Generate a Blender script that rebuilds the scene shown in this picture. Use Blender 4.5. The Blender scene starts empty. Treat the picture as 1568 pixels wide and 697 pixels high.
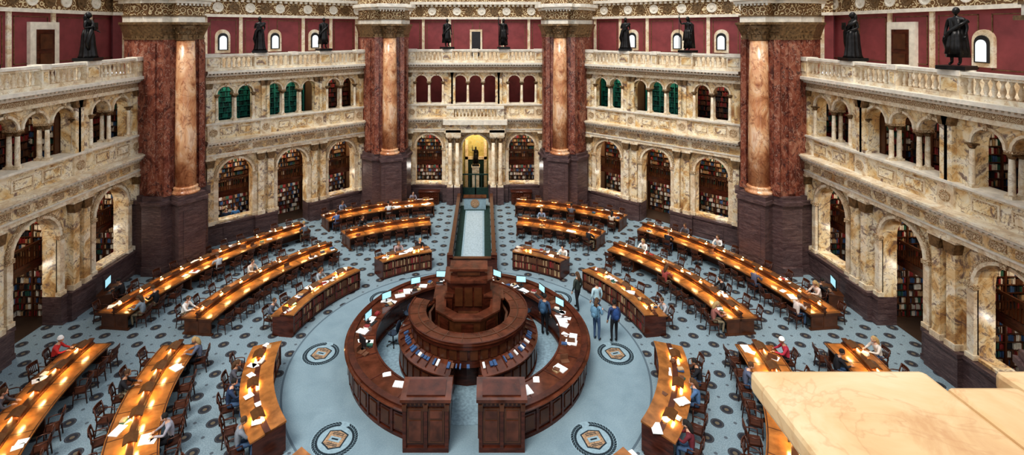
import bpy,bmesh,math,random
from mathutils import Vector,Matrix
random.seed(7)
pi=math.pi; D=math.radians
scene=bpy.context.scene
# ------------------------------------------------------------------ materials
def base(name):
    m=bpy.data.materials.new(name); m.use_nodes=True
    nt=m.node_tree; return m,nt,nt.nodes['Principled BSDF']
class X:
    def __init__(s,nt): s.nt=nt
    def n(s,t,**k):
        nd=s.nt.nodes.new(t)
        for a,b in k.items(): setattr(nd,a,b)
        return nd
    def set(s,sock,v):
        if hasattr(v,'is_output'): s.nt.links.new(v,sock)
        else: sock.default_value=v
    def m(s,op,a,b=None,c=None):
        nd=s.n('ShaderNodeMath',operation=op)
        s.set(nd.inputs[0],a)
        if b is not None: s.set(nd.inputs[1],b)
        if c is not None: s.set(nd.inputs[2],c)
        return nd.outputs[0]
    def coord(s,scale=(1,1,1)):
        tc=s.n('ShaderNodeTexCoord'); mp=s.n('ShaderNodeMapping'); mp.inputs['Scale'].default_value=scale
        s.nt.links.new(tc.outputs['Object'],mp.inputs['Vector']); return mp.outputs[0]
    def noise(s,vec,scale,detail=5,dist=0,rough=.55):
        nd=s.n('ShaderNodeTexNoise'); s.set(nd.inputs['Vector'],vec)
        nd.inputs['Scale'].default_value=scale; nd.inputs['Detail'].default_value=detail
        nd.inputs['Distortion'].default_value=dist; nd.inputs['Roughness'].default_value=rough
        return nd.outputs[0]
    def ramp(s,fac,stops):
        nd=s.n('ShaderNodeValToRGB'); s.set(nd.inputs[0],fac); e=nd.color_ramp.elements
        while len(e)<len(stops): e.new(.5)
        for i,(p,c) in enumerate(stops):
            e[i].position=p; e[i].color=(c[0],c[1],c[2],1) if hasattr(c,'__len__') else (c,c,c,1)
        return nd.outputs[0]
    def mix(s,f,a,b):
        nd=s.n('ShaderNodeMix',data_type='RGBA'); s.set(nd.inputs[0],f)
        s.set(nd.inputs[6],a if hasattr(a,'is_output') else (a[0],a[1],a[2],1))
        s.set(nd.inputs[7],b if hasattr(b,'is_output') else (b[0],b[1],b[2],1)); return nd.outputs[2]
    def bump(s,h,st,bs,dist=.02):
        nd=s.n('ShaderNodeBump'); nd.inputs['Strength'].default_value=st; nd.inputs['Distance'].default_value=dist
        s.set(nd.inputs['Height'],h); s.nt.links.new(nd.outputs[0],bs.inputs['Normal'])
def simple(name,col,rough=.5,metal=0,var=.25,scale=4,bump=0,stretch=(1,1,1)):
    m,nt,bs=base(name); x=X(nt); v=x.coord(stretch)
    f=x.noise(v,scale,4,.3)
    a=tuple(c*(1-var) for c in col); b=tuple(min(1,c*(1+var)) for c in col)
    nt.links.new(x.ramp(f,[(.3,a),(.7,b)]),bs.inputs['Base Color'])
    bs.inputs['Roughness'].default_value=rough; bs.inputs['Metallic'].default_value=metal
    if bump: x.bump(x.noise(v,scale*6,3),bump,bs)
    return m
def marble(name,stops,scale,vein,vamt=.7,rough=.3,stretch=(1,1,1),vs=2.0,patch=None,pr=(.56,.66),vw=.02):
    m,nt,bs=base(name); x=X(nt); v=x.coord(stretch)
    c=x.ramp(x.noise(v,scale,6,1.3,.6),stops)
    if patch:
        pf=x.ramp(x.noise(v,scale*1.35+.03,7,2.2,.66),[(pr[0],0),(pr[1],.85)])
        c=x.mix(pf,c,patch)
    vf=x.ramp(x.noise(v,scale*vs,5,1.4,.5),[(.497-vw,0),(.497,vamt),(.497+vw,0)])
    nt.links.new(x.mix(vf,c,vein),bs.inputs['Base Color'])
    bs.inputs['Roughness'].default_value=rough
    return m
def emis(name,col,st):
    m,nt,bs=base(name); bs.inputs['Base Color'].default_value=(*col,1)
    bs.inputs['Emission Color'].default_value=(*col,1); bs.inputs['Emission Strength'].default_value=st; return m
SIENA=marble('siena_marble',[(.3,(.36,.18,.07)),(.41,(.66,.43,.19)),(.5,(.82,.67,.42)),(.6,(.87,.79,.63)),(.72,(.62,.44,.24))],.8,(.18,.09,.07),.75,.28,(1,1,1),2.4,(.17,.105,.10),(.54,.62),.022)
CREAM=marble('cream_marble',[(.3,(.50,.35,.20)),(.45,(.72,.58,.40)),(.56,(.82,.73,.56)),(.7,(.86,.80,.68))],1.3,(.32,.20,.13),.55,.35,(1,1,1),2.0,(.40,.28,.20),(.58,.68))
REDM=marble('numidian_red_marble',[(.28,(.05,.018,.015)),(.42,(.15,.044,.028)),(.54,(.26,.085,.052)),(.66,(.36,.17,.11))],1.5,(.58,.42,.33),.6,.25,(1,1,.7),1.7,(.06,.025,.025),(.56,.62),.016)
COLM=marble('orange_column_marble',[(.3,(.30,.11,.05)),(.43,(.58,.27,.13)),(.55,(.76,.46,.26)),(.62,(.82,.60,.42)),(.74,(.50,.22,.12))],.9,(.24,.075,.04),.7,.2,(1,1,.6),1.8,None,(.5,.6),.025)
DARK=marble('dark_purple_stone',[(.3,(.045,.026,.027)),(.5,(.09,.054,.054)),(.7,(.17,.112,.105))],1.4,(.27,.20,.19),.6,.35,(1,1,7))
def ornate(name,c1,c2,c3,scale,bs_=.6):
    m,nt,bs=base(name); x=X(nt); v=x.coord()
    vo=x.n('ShaderNodeTexVoronoi'); x.set(vo.inputs['Vector'],v); vo.inputs['Scale'].default_value=scale
    f=vo.outputs['Distance']
    g=x.m('SINE',x.m('MULTIPLY',f,16.0))
    c=x.ramp(g,[(.25,c1),(.5,c2),(.8,c3)]); nt.links.new(c,bs.inputs['Base Color'])
    bs.inputs['Roughness'].default_value=.45; x.bump(g,bs_,bs,.04); return m
ORN=ornate('gilded_frieze',(.20,.10,.035),(.52,.33,.13),(.78,.64,.40),3.4)
ORN2=ornate('carved_stone',(.36,.23,.12),(.56,.41,.24),(.76,.64,.45),8,.4)
GOLD=simple('aged_gold',(.20,.125,.06),.4,.4,.5,7,.4)
WHITE=simple('white_stone',(.77,.71,.60),.5,0,.16,3.5)
def carpet():
    m,nt,bs=base('patterned_carpet'); x=X(nt)
    tc=x.n('ShaderNodeTexCoord'); sp=x.n('ShaderNodeSeparateXYZ'); nt.links.new(tc.outputs['Object'],sp.inputs[0])
    a,b=sp.outputs[0],sp.outputs[1]
    s=.64
    pa=x.m('PINGPONG',a,s); pb=x.m('PINGPONG',b,s)
    def ln(p,q): return x.m('SQRT',x.m('ADD',x.m('MULTIPLY',p,p),x.m('MULTIPLY',q,q)))
    d=x.m('MINIMUM',ln(pa,pb),ln(x.m('SUBTRACT',s,pa),x.m('SUBTRACT',s,pb)))
    d2=x.m('MINIMUM',ln(pa,x.m('SUBTRACT',s,pb)),ln(x.m('SUBTRACT',s,pa),pb))
    r=ln(a,b); out=x.m('GREATER_THAN',r,7.55)
    nz=x.noise(tc.outputs['Object'],26,4,0,.7); nz2=x.noise(tc.outputs['Object'],1.0,4,.5)
    basec=x.mix(x.ramp(nz,[(.35,0),(.65,1)]),(.085,.13,.155),(.35,.42,.45))
    plain=x.mix(nz2,(.13,.205,.25),(.28,.38,.43))
    basec=x.mix(x.m('SUBTRACT',.75,x.m('MULTIPLY',out,.35)),basec,plain)
    spot=x.ramp(d,[(.0,(.14,.11,.075)),(.07,(.14,.11,.075)),(.08,(.02,.022,.03)),(.17,(.028,.03,.04)),(.18,(.10,.10,.09)),(.2,(.03,.035,.05))])
    sm=x.m('MULTIPLY',x.m('LESS_THAN',d,.225),out)
    c=x.mix(sm,basec,spot)
    sm2=x.m('MULTIPLY',x.m('LESS_THAN',d2,.06),out)
    c=x.mix(sm2,c,(.09,.11,.13))
    bd=x.m('LESS_THAN',x.m('ABSOLUTE',x.m('SUBTRACT',r,7.5)),.04)
    c=x.mix(bd,c,(.10,.14,.17))
    nt.links.new(c,bs.inputs['Base Color']); bs.inputs['Roughness'].default_value=.95
    x.bump(nz,.3,bs,.01); return m
CARPET=carpet()
MAHOG=simple('mahogany',(.070,.018,.009),.22,0,.5,2.2,0,(1,1,4))
MAHOGL=simple('mahogany_polished_top',(.10,.032,.017),.11,0,.5,2)
DESK=simple('desk_wood',(.31,.125,.034),.2,0,.4,2.5)
DESKD=simple('desk_dark_wood',(.085,.030,.012),.3,0,.35,3)
CHAIRW=simple('chair_wood',(.07,.022,.011),.35,0,.3,5)
BRASS=simple('lamp_brass',(.15,.065,.022),.35,.3,.25,8)
GLOW=emis('lamp_glow',(1,.64,.25),75)
BRONZE=simple('bronze',(.028,.026,.025),.35,.7,.4,5,.3)
REDW=simple('red_wall_paint',(.23,.05,.055),.6,0,.2,1.5)
PAPER=simple('paper',(.86,.86,.84),.7,0,.05,5)
BLUEG=simple('blue_carpet_plain',(.24,.34,.40),.95,0,.25,9)
GREEN=simple('dark_green_carpet',(.010,.035,.028),.9,0,.3,5)
BLACK=simple('black_plastic',(.02,.02,.022),.35)
SCREEN=emis('monitor_screen',(.35,.65,.75),.8)
GLASSW=emis('window_daylight_pane',(.75,.83,.88),.5)
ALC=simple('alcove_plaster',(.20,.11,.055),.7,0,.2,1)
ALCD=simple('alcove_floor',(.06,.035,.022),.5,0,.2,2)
CORR=marble('corridor_gold_mosaic',[(.3,(.30,.25,.08)),(.5,(.55,.46,.18)),(.7,(.42,.45,.26))],2.,(.2,.2,.05),.5)
TAN=marble('ledge_marble',[(.3,(.50,.27,.10)),(.44,(.60,.40,.20)),(.56,(.66,.49,.29)),(.7,(.58,.35,.15))],.9,(.42,.20,.08),.35,.4,(1,1,1),2.2,(.48,.26,.11),(.56,.68))
EMB=simple('seal_emblem',(.34,.22,.13),.8,0,.6,14)
LEAF=simple('seal_wreath_green',(.012,.025,.035),.9,0,.3,8)
SEALB=simple('seal_field',(.26,.36,.41),.95,0,.15,8)
BK=[simple('book_red',(.25,.03,.03),.6),simple('book_blue',(.04,.09,.20),.6),simple('book_green',(.03,.10,.07),.6),
    simple('book_tan',(.46,.32,.18),.6),simple('book_cream',(.70,.66,.58),.6),simple('book_brown',(.14,.06,.03),.6),simple('book_black',(.02,.02,.025),.6)]
BTEAL=[simple('teal_shelf',(.008,.15,.12),.5),simple('teal_dark',(.006,.06,.05),.5),simple('teal_light',(.02,.24,.19),.5)]
# ------------------------------------------------------------------ mesh builder
class MB:
    def __init__(s): s.v=[];s.f=[];s.mi=[];s.sm=[]
    def add(s,vs,fs,mi=0,sm=False,M=None):
        o=len(s.v)
        for v in vs:
            v=Vector(v); s.v.append(M@v if M else v)
        for f in fs:
            s.f.append([i+o for i in f]); s.mi.append(mi); s.sm.append(sm)
    def box(s,c,d,mi=0,rz=0,M=None):
        x,y,z=[q/2 for q in d]
        vs=[(-x,-y,-z),(x,-y,-z),(x,y,-z),(-x,y,-z),(-x,-y,z),(x,-y,z),(x,y,z),(-x,y,z)]
        T=Matrix.Translation(c)@Matrix.Rotation(rz,4,'Z')
        s.add(vs,[(0,3,2,1),(4,5,6,7),(0,1,5,4),(1,2,6,5),(2,3,7,6),(3,0,4,7)],mi,False,(M@T) if M else T)
    def b(s,x0,x1,y0,y1,z0,z1,mi=0,M=None):
        s.box(((x0+x1)/2,(y0+y1)/2,(z0+z1)/2),(abs(x1-x0),abs(y1-y0),abs(z1-z0)),mi,0,M)
    def pbox(s,r,a,z,d,mi=0,tilt=0):
        M=Matrix.Translation((r*math.sin(a),r*math.cos(a),z))@Matrix.Rotation(-a,4,'Z')@Matrix.Rotation(tilt,4,'X')
        s.box((0,0,0),d,mi,0,M)
    def prism(s,poly,z0,z1,mi=0,M=None,poly2=None):
        n=len(poly); p2=poly2 or poly
        vs=[(x,y,z0) for x,y in poly]+[(x,y,z1) for x,y in p2]
        fs=[tuple(range(n))[::-1],tuple(range(n,2*n))]+[(i,(i+1)%n,n+(i+1)%n,n+i) for i in range(n)]
        s.add(vs,fs,mi,False,M)
    def xz(s,poly,y0,y1,mi=0):
        n=len(poly); vs=[(x,y0,z) for x,z in poly]+[(x,y1,z) for x,z in poly]
        fs=[tuple(range(n)),tuple(range(n,2*n))[::-1]]+[(i,n+i,n+(i+1)%n,(i+1)%n) for i in range(n)]
        s.add(vs,fs,mi)
    def lathe(s,prof,c=(0,0,0),seg=10,mi=0,sm=True,M=None,fold=0,nf=0):
        vs=[];fs=[];n=len(prof)
        for i,(r,z) in enumerate(prof):
            for j in range(seg):
                t=2*pi*j/seg; rr=r*(1+fold*math.cos(nf*t+i*.3))
                vs.append((c[0]+rr*math.cos(t),c[1]+rr*math.sin(t),c[2]+z))
        for i in range(n-1):
            for j in range(seg):
                k=(j+1)%seg; fs.append((i*seg+j,i*seg+k,(i+1)*seg+k,(i+1)*seg+j))
        fs.append(tuple(range(seg))[::-1]); fs.append(tuple((n-1)*seg+j for j in range(seg)))
        s.add(vs,fs,mi,sm,M)
    def tube(s,pts,rad,seg=6,mi=0,M=None):
        pts=[Vector(p) for p in pts]; vs=[];fs=[];n=len(pts)
        for i,p in enumerate(pts):
            d=(pts[min(i+1,n-1)]-pts[max(i-1,0)]).normalized()
            u=d.orthogonal().normalized() if i==0 else (u-d*u.dot(d)).normalized()
            w=d.cross(u)
            for j in range(seg):
                t=2*pi*j/seg; vs.append(p+(u*math.cos(t)+w*math.sin(t))*rad[i])
        for i in range(n-1):
            for j in range(seg):
                k=(j+1)%seg; fs.append((i*seg+j,i*seg+k,(i+1)*seg+k,(i+1)*seg+j))
        fs.append(tuple(range(seg))[::-1]); fs.append(tuple((n-1)*seg+j for j in range(seg)))
        s.add(vs,fs,mi,True,M)
    def ell(s,c,r,mi=0,seg=12,rings=8,M=None,zmin=-1,fn=None):
        vs=[];fs=[]
        a0=math.asin(max(-1,zmin)) if zmin>-1 else -pi/2
        for i in range(rings+1):
            p=a0+(pi/2-a0)*i/rings
            for j in range(seg):
                t=2*pi*j/seg; q=Vector((math.cos(p)*math.cos(t),math.cos(p)*math.sin(t),math.sin(p)))
                if fn: q=fn(q)
                vs.append((c[0]+r[0]*q.x,c[1]+r[1]*q.y,c[2]+r[2]*q.z))
        for i in range(rings):
            for j in range(seg):
                k=(j+1)%seg; fs.append((i*seg+j,i*seg+k,(i+1)*seg+k,(i+1)*seg+j))
        s.add(vs,fs,mi,True,M)
    def arc(s,prof,a0,a1,mi=0,step=2.5,sm=False):
        n=max(2,int(abs(a1-a0)/step)); m=len(prof); vs=[];fs=[]
        for i in range(n+1):
            a=D(a0+(a1-a0)*i/n)
            for r,z in prof: vs.append((r*math.sin(a),r*math.cos(a),z))
        for i in range(n):
            for j in range(m):
                k=(j+1)%m; fs.append((i*m+j,i*m+k,(i+1)*m+k,(i+1)*m+j))
        fs.append(tuple(range(m))); fs.append(tuple(n*m+j for j in range(m))[::-1])
        s.add(vs,fs,mi,sm)
    def arcb(s,r0,r1,z0,z1,a0,a1,mi=0,step=2.5): s.arc([(r0,z0),(r1,z0),(r1,z1),(r0,z1)],a0,a1,mi,step)
    def mesh(s,name,mats):
        me=bpy.data.meshes.new(name); me.from_pydata([tuple(v) for v in s.v],[],s.f)
        for m in mats: me.materials.append(m)
        me.polygons.foreach_set('material_index',s.mi); me.polygons.foreach_set('use_smooth',s.sm)
        bm=bmesh.new(); bm.from_mesh(me); bmesh.ops.recalc_face_normals(bm,faces=bm.faces); bm.to_mesh(me); bm.free()
        me.update(); return me
    def obj(s,name,mats,parent=None,loc=(0,0,0),rz=0):
        return place(name,s.mesh(name,mats),loc,rz,parent)
def place(name,me,loc=(0,0,0),rz=0,parent=None,sc=1):
    o=bpy.data.objects.new(name,me); scene.collection.objects.link(o)
    o.location=loc; o.rotation_euler=(0,0,rz); o.scale=(sc,sc,sc) if not hasattr(sc,'__len__') else sc
    if parent: o.parent=parent
    return o
# ------------------------------------------------------------------ floor
mb=MB(); mb.b(-27,27,-27,30,-.3,0,0); mb.obj('floor',[CARPET])
# ------------------------------------------------------------------ wall bays
def arched(mb,x0,x1,z0,z1,ops,y0,y1,mi=0,n=12):
    cur=x0
    for cx,w,sill,spr in sorted(ops):
        r=w/2
        if cx-r>cur+.001: mb.b(cur,cx-r,y0,y1,z0,z1,mi)
        if sill>z0+.001: mb.b(cx-r,cx+r,y0,y1,z0,sill,mi)
        for i in range(n):
            ta=pi-pi*i/n; tb=pi-pi*(i+1)/n
            xa,za=cx+r*math.cos(ta),spr+r*math.sin(ta); xb,zb=cx+r*math.cos(tb),spr+r*math.sin(tb)
            mb.xz([(xa,za),(xb,zb),(xb,z1),(xa,z1)],y0,y1,mi)
        cur=cx+r
    if x1>cur+.001: mb.b(cur,x1,y0,y1,z0,z1,mi)
def ring(mb,cx,spr,r0,r1,y0,y1,mi=0,n=12):
    for i in range(n):
        a=pi*i/n; b=pi*(i+1)/n
        mb.xz([(cx+r0*math.cos(a),spr+r0*math.sin(a)),(cx+r1*math.cos(a),spr+r1*math.sin(a)),
               (cx+r1*math.cos(b),spr+r1*math.sin(b)),(cx+r0*math.cos(b),spr+r0*math.sin(b))],y0,y1,mi)
BAL=[(.085,0),(.085,.06),(.05,.09),(.09,.22),(.085,.3),(.04,.5),(.06,.56),(.085,.6),(.085,.66)]
def balus(mb,x0,x1,y,z,mi,step=.28):
    n=max(1,int((x1-x0)/step))
    for i in range(n): mb.lathe(BAL,(x0+(i+.5)*(x1-x0)/n,y,z),8,mi)
def colonnette(mb,x,y,z0,z1,r,mi,mc):
    mb.box((x,y,z0+.05),(r*2.8,r*2.8,.1),mi)
    mb.lathe([(r*1.3,.1),(r*1.3,.14),(r,.18),(r*1.02,(z1-z0)*.4),(r*.85,z1-z0-.2)],(x,y,z0),10,mi)
    mb.lathe([(r*.85,0),(r*1.05,.05),(r*1.5,.15)],(x,y,z1-.22),8,mc)
    mb.box((x,y,z1-.035),(r*3.1,r*3.1,.07),mc)
BAYM=[SIENA,DARK,ORN,GOLD,ORN2,CREAM,REDW,WHITE,ALC,ALCD,GLASSW,DESKD,MAHOG,COLM,BLACK]
def bay(name,sp,hl,kind,loc,rz):
    k=sp/3.8; mb=MB(); w=2.15*(1+(k-1)*.5); r=w/2; spr=5.42-r
    far=kind=='far'
    root=bpy.data.objects.new(name,None); scene.collection.objects.link(root); root.location=loc; root.rotation_euler=(0,0,rz)
    for sx in (-1,1):
        a,b=sorted((sx*r,sx*hl))
        mb.b(a,b,-.2,.7,0,1.2,1); mb.b(a,b,-.26,.7,1.2,1.34,1); mb.b(a,b,-.26,-.2,0,.22,1)
        q=.5*sp
        mb.b(sx*q-.75,sx*q+.75,-.42,-.2,0,1.2,1); mb.b(sx*q-.78,sx*q+.78,-.46,-.2,1.2,1.36,1)
        mb.b(sx*sp-.8,sx*sp+.8,-.24,-.2,.35,1.05,1)
    arched(mb,-hl,hl,1.34,5.65,[(-sp,w,1.45,spr),(0,w,1.34,spr),(sp,w,1.45,spr)],0,.7,0)
    for cx in (-sp,0,sp):
        ring(mb,cx,spr,r,r+.13,-.16,0,5); ring(mb,cx,spr,r+.13,r+.27,-.09,0,4)
        mb.xz([(cx-.1,spr+r-.03),(cx+.1,spr+r-.03),(cx+.16,5.65),(cx-.16,5.65)],-.26,0,4)
        for sx in (-1,1):
            x=cx+sx*(r+.14)
            mb.b(x-.14,x+.14,-.14,.05,1.36,spr-.18,5); mb.b(x-.18,x+.18,-.2,.05,spr-.18,spr,4)
            mb.b(x-.18,x+.18,-.2,.05,1.36,1.55,5)
    pl=[]
    for sx in (-1,1):
        for q in (.5*sp-.33,.5*sp+.33,hl-.25):
            pl.append(sx*q)
    for x in pl:
        mb.b(x-.19,x+.19,-.3,0,1.36,5.15,0); mb.b(x-.24,x+.24,-.36,0,1.36,1.6,5)
        mb.xz([(x-.19,5.1),(x+.19,5.1),(x+.28,5.55),(x-.28,5.55)],-.38,0,3)
        mb.b(x-.3,x+.3,-.4,0,5.55,5.65,5)
    mb.b(-hl,hl,-.34,.7,5.65,5.85,5); mb.b(-hl,hl,-.38,.7,5.85,5.93,7); mb.b(-hl,hl,-.3,.7,5.93,6.4,0)
    for i in range(int(2*hl/.9)):
        x=-hl+.45+i*.9; mb.b(x-.3,x+.3,-.33,-.3,6.02,6.31,4)
    mb.b(-hl,hl,-.42,.7,6.4,6.52,5)
    n=int(2*hl/.22)
    for i in range(n): mb.b(-hl+i*.22,-hl+i*.22+.12,-.55,-.4,6.52,6.64,7)
    mb.b(-hl,hl,-.42,.7,6.52,6.64,3); mb.b(-hl,hl,-.7,.7,6.64,6.75,7); mb.b(-hl,hl,-.78,.7,6.75,6.85,5)
    mb.b(-hl,hl,-.12,.7,6.85,7.75,0)
    for cx in (-sp,0,sp):
        for dx in (-.62*k,.62*k):
            mb.b(cx+dx-.45*k,cx+dx+.45*k,-.16,-.12,7.02,7.6,5); mb.b(cx+dx-.38*k,cx+dx+.38*k,-.18,-.12,7.08,7.54,4); mb.b(cx+dx-.33*k,cx+dx+.33*k,-.19,-.12,7.13,7.49,0)
    for x in (-.5*sp,.5*sp,-hl+.45,hl-.45):
        mb.b(x-.36,x+.36,-.22,0,6.85,7.75,5)
        M=Matrix.Translation((x,-.22,7.3))@Matrix.Rotation(pi/2,4,'X')
        mb.lathe([(.24,0),(.24,.05),(.17,.05),(.15,.03)],(0,0,0),16,4,False,M)
    mb.b(-hl,hl,-.25,.7,7.75,7.83,5); mb.b(-hl,hl,-.3,.7,7.83,7.93,7)
    cw=1.0*k; gp=1.24*k; us=10.25-cw/2
    groups=[(-sp,[-gp/2,gp/2]),(0,[-gp,0,gp]),(sp,[-gp/2,gp/2])]
    ops=[];edges=[]
    for cx,l in groups:
        for q in l: ops.append((cx+q,cw,us,us))
        edges.append((cx+l[0]-cw/2,cx+l[-1]+cw/2))
    cur=-hl
    for a,b in edges: mb.b(cur,a,0,.6,7.93,us,0); cur=b
    mb.b(cur,hl,0,.6,7.93,us,0)
    arched(mb,-hl,hl,us,10.55,ops,0,.6,0,8)
    for o in ops:
        ring(mb,o[0],us,cw/2,cw/2+.11,-.1,0,5,8)
        mb.b(o[0]-.07,o[0]+.07,-.16,0,10.22,10.55,4)
    for cx,l in groups:
        mids=[(l[i]+l[i+1])/2 for i in range(len(l)-1)]
        for q in mids:
            mb.b(cx+q-.17,cx+q+.17,-.06,.6,us-.1,us,4)
            colonnette(mb,cx+q,.08,7.93,us-.08,.105,5,3); colonnette(mb,cx+q,.45,7.93,us-.08,.105,5,3)
        for q in (l[0]-cw/2-.02,l[-1]+cw/2+.02):
            colonnette(mb,cx+q,-.02,7.93,us-.02,.1,5,3)
    for x in [s*q for s in (-1,1) for q in (.5*sp-.1,.5*sp+.1,hl-.2)]:
        mb.b(x-.17,x+.17,-.2,0,7.93,10.2,0)
        mb.xz([(x-.17,10.15),(x+.17,10.15),(x+.24,10.5),(x-.24,10.5)],-.27,0,3)
    mb.b(-hl,hl,-.25,.6,10.5,10.68,5); mb.b(-hl,hl,-.2,.6,10.68,10.95,4)
    mb.b(-hl,hl,-.38,.6,10.95,11.05,7)
    for i in range(n): mb.b(-hl+i*.22,-hl+i*.22+.12,-.52,-.35,11.05,11.16,7)
    mb.b(-hl,hl,-.36,.6,11.05,11.16,3); mb.b(-hl,hl,-.72,.6,11.16,11.32,7)
    # balustrade
    mb.b(-hl,hl,-.42,-.02,11.32,11.5,5); mb.b(-hl,hl,-.45,.02,12.16,12.26,5); mb.b(-hl,hl,-.5,.06,12.26,12.38,7)
    ped=[-hl+.35,-2.3*k,2.3*k,hl-.35]+[0]
    for x in ped:
        h=.42 if x else .2
        mb.b(x-h,x+h,-.5,.06,11.32,12.2,5); mb.b(x-h-.05,x+h+.05,-.56,.12,12.2,12.42,7)
        mb.b(x-h+.1,x+h-.1,-.53,-.5,11.6,12.1,0)
    xs=sorted(ped)
    for i in range(4):
        ha=.42 if xs[i] else .2; hb=.42 if xs[i+1] else .2
        balus(mb,xs[i]+ha,xs[i+1]-hb,-.22,11.5,5)
    W=hl+1.6
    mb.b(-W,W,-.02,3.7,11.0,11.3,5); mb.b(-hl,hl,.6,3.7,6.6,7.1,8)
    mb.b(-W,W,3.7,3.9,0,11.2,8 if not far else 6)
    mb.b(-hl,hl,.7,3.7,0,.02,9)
    for x in (-hl,-.5*sp,.5*sp,hl): mb.b(x-.12,x+.12,.7,3.7,.02,6.6,8); mb.b(x-.1,x+.1,.6,3.7,7.1,11,6 if far else 8)
    for cx in (-sp,0,sp):
        if far and cx==0: continue
        mb.b(cx-.5*sp+.14,cx+.5*sp-.14,1.3,2.9,2.75,2.9,11)
        mb.b(cx-.5*sp+.14,cx+.5*sp-.14,1.26,1.34,3.7,3.82,11); mb.b(cx-.5*sp+.14,cx+.5*sp-.14,1.24,1.34,2.6,3.0,12)
        nb=int((sp-.3)/.14)
        for i in range(nb): mb.b(cx-.5*sp+.16+i*.14,cx-.5*sp+.2+i*.14,1.28,1.32,2.9,3.7,11)
    # gallery back wall
    GW=hl+4.4
    mb.b(-GW,GW,3.7,4.0,11.3,15.0,6); mb.b(-GW,GW,3.6,3.7,11.3,12.0,5)
    mb.b(-GW,GW,3.45,4.0,14.9,15.1,7); mb.b(-GW,GW,3.5,4.0,15.1,16.2,2); mb.b(-GW,GW,3.2,4.0,16.2,16.45,7)
    mb.b(-GW,GW,3.35,4.0,16.45,17.6,2); mb.b(-GW,GW,3.0,4.0,17.6,17.9,7)
    for i in range(int(2*GW/.4)): mb.b(-GW+i*.4,-GW+i*.4+.2,3.3,3.5,16.02,16.2,7)
    for i in range(int(2*GW/1.1)):
        M=Matrix.Translation((-GW+.6+i*1.1,3.5,15.6))@Matrix.Rotation(pi/2,4,'X')
        mb.lathe([(.36,0),(.36,.06),(.28,.06),(.26,.02),(.12,.02),(.1,.07)],(0,0,0),16,7 if i%2 else 3,False,M)
    npl=9
    for i in range(npl):
        x=-GW+.6+i*(2*GW-1.2)/(npl-1)
        if abs(x)<.3: continue
        mb.b(x-.12,x+.12,3.6,3.7,12.0,14.9,5)
    for i in range(npl-1):
        xa=-GW+.6+i*(2*GW-1.2)/(npl-1)+.3; xb=xa+(2*GW-1.2)/(npl-1)-.6
        for a,b,c,d in ((xa,xb,12.2,12.24),(xa,xb,14.66,14.7),(xa,xa+.04,12.2,14.7),(xb-.04,xb,12.2,14.7)):
            mb.b(a,b,3.67,3.7,c,d,3)
    if far:
        mb.b(-.55,.55,3.55,3.7,11.6,14.0,5); mb.b(-.38,.38,3.5,3.56,11.6,13.8,14)
    else:
        for x in ((-3.6*k,0.1,3.3*k) if kind=='diag' else (0,)):
            mb.b(x-.5,x+.5,3.56,3.7,12.3,13.5,5); ring(mb,x,13.5,.0,.5,3.56,3.7,5,10)
            mb.b(x-.34,x+.34,3.5,3.57,12.5,13.4,14); ring(mb,x,13.4,0,.34,3.5,3.57,14,10)
            mb.b(x-.24,x+.24,3.47,3.51,12.55,13.3,10); ring(mb,x,13.3,0,.24,3.47,3.51,10,10)
    if kind=='side':
        for x in (4.6,-4.4):
            mb.b(x-.9,x+.9,3.5,3.7,11.4,14.4,7); mb.b(x-.55,x+.55,3.46,3.52,11.4,14.0,12)
            for zz in (11.9,12.95): mb.b(x-.38,x+.38,3.43,3.47,zz,zz+.8,11)
    if far:
        for sx in (-1,1):
            for q in (1.45,2.02):
                x=sx*q
                mb.b(x-.26,x+.26,-1.1,-.2,0,1.34,1)
                mb.box((x,-.75,1.42),(.46,.46,.14),5)
                mb.lathe([(.2,0),(.2,.08),(.165,.14),(.165,1.4),(.14,3.4)],(x,-.75,1.5),14,5)
                mb.lathe([(.14,0),(.17,.15),(.25,.42)],(x,-.75,4.88),10,3); mb.box((x,-.75,5.35),(.52,.52,.1),5)
            mb.b(sx*1.15,sx*2.35,-1.05,0,5.4,5.95,5)
        mb.b(-2.4,2.4,-1.05,0,5.75,6.0,5); mb.b(-2.4,2.4,-1.0,0,6.0,6.4,0); mb.b(-2.55,2.55,-1.25,0,6.4,6.8,7)
        mb.b(-2.3,2.3,-1.1,-.7,6.8,7.0,5); balus(mb,-1.7,1.7,-.9,7.0,5); mb.b(-2.3,2.3,-1.12,-.68,7.66,7.85,7)
        for sx in(-1,1): mb.b(sx*1.7,sx*2.3,-1.08,-.2,6.8,7.7,0)
    mb.obj('masonry',BAYM,root)
    return root
bays=[('wall_back',3.8,5.6,'far',(0,19.6,0),0),
      ('wall_back_left',3.8,5.64,'diag',(-13.09,14.5,0),D(42.5)),
      ('wall_back_right',3.8,5.64,'diag',(13.09,14.5,0),-D(42.5)),
      ('wall_left',4.6,6.75,'side',(-19.5,.9,0),D(90)),
      ('wall_right',4.6,6.75,'side',(19.5,.9,0),-D(90))]
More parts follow.
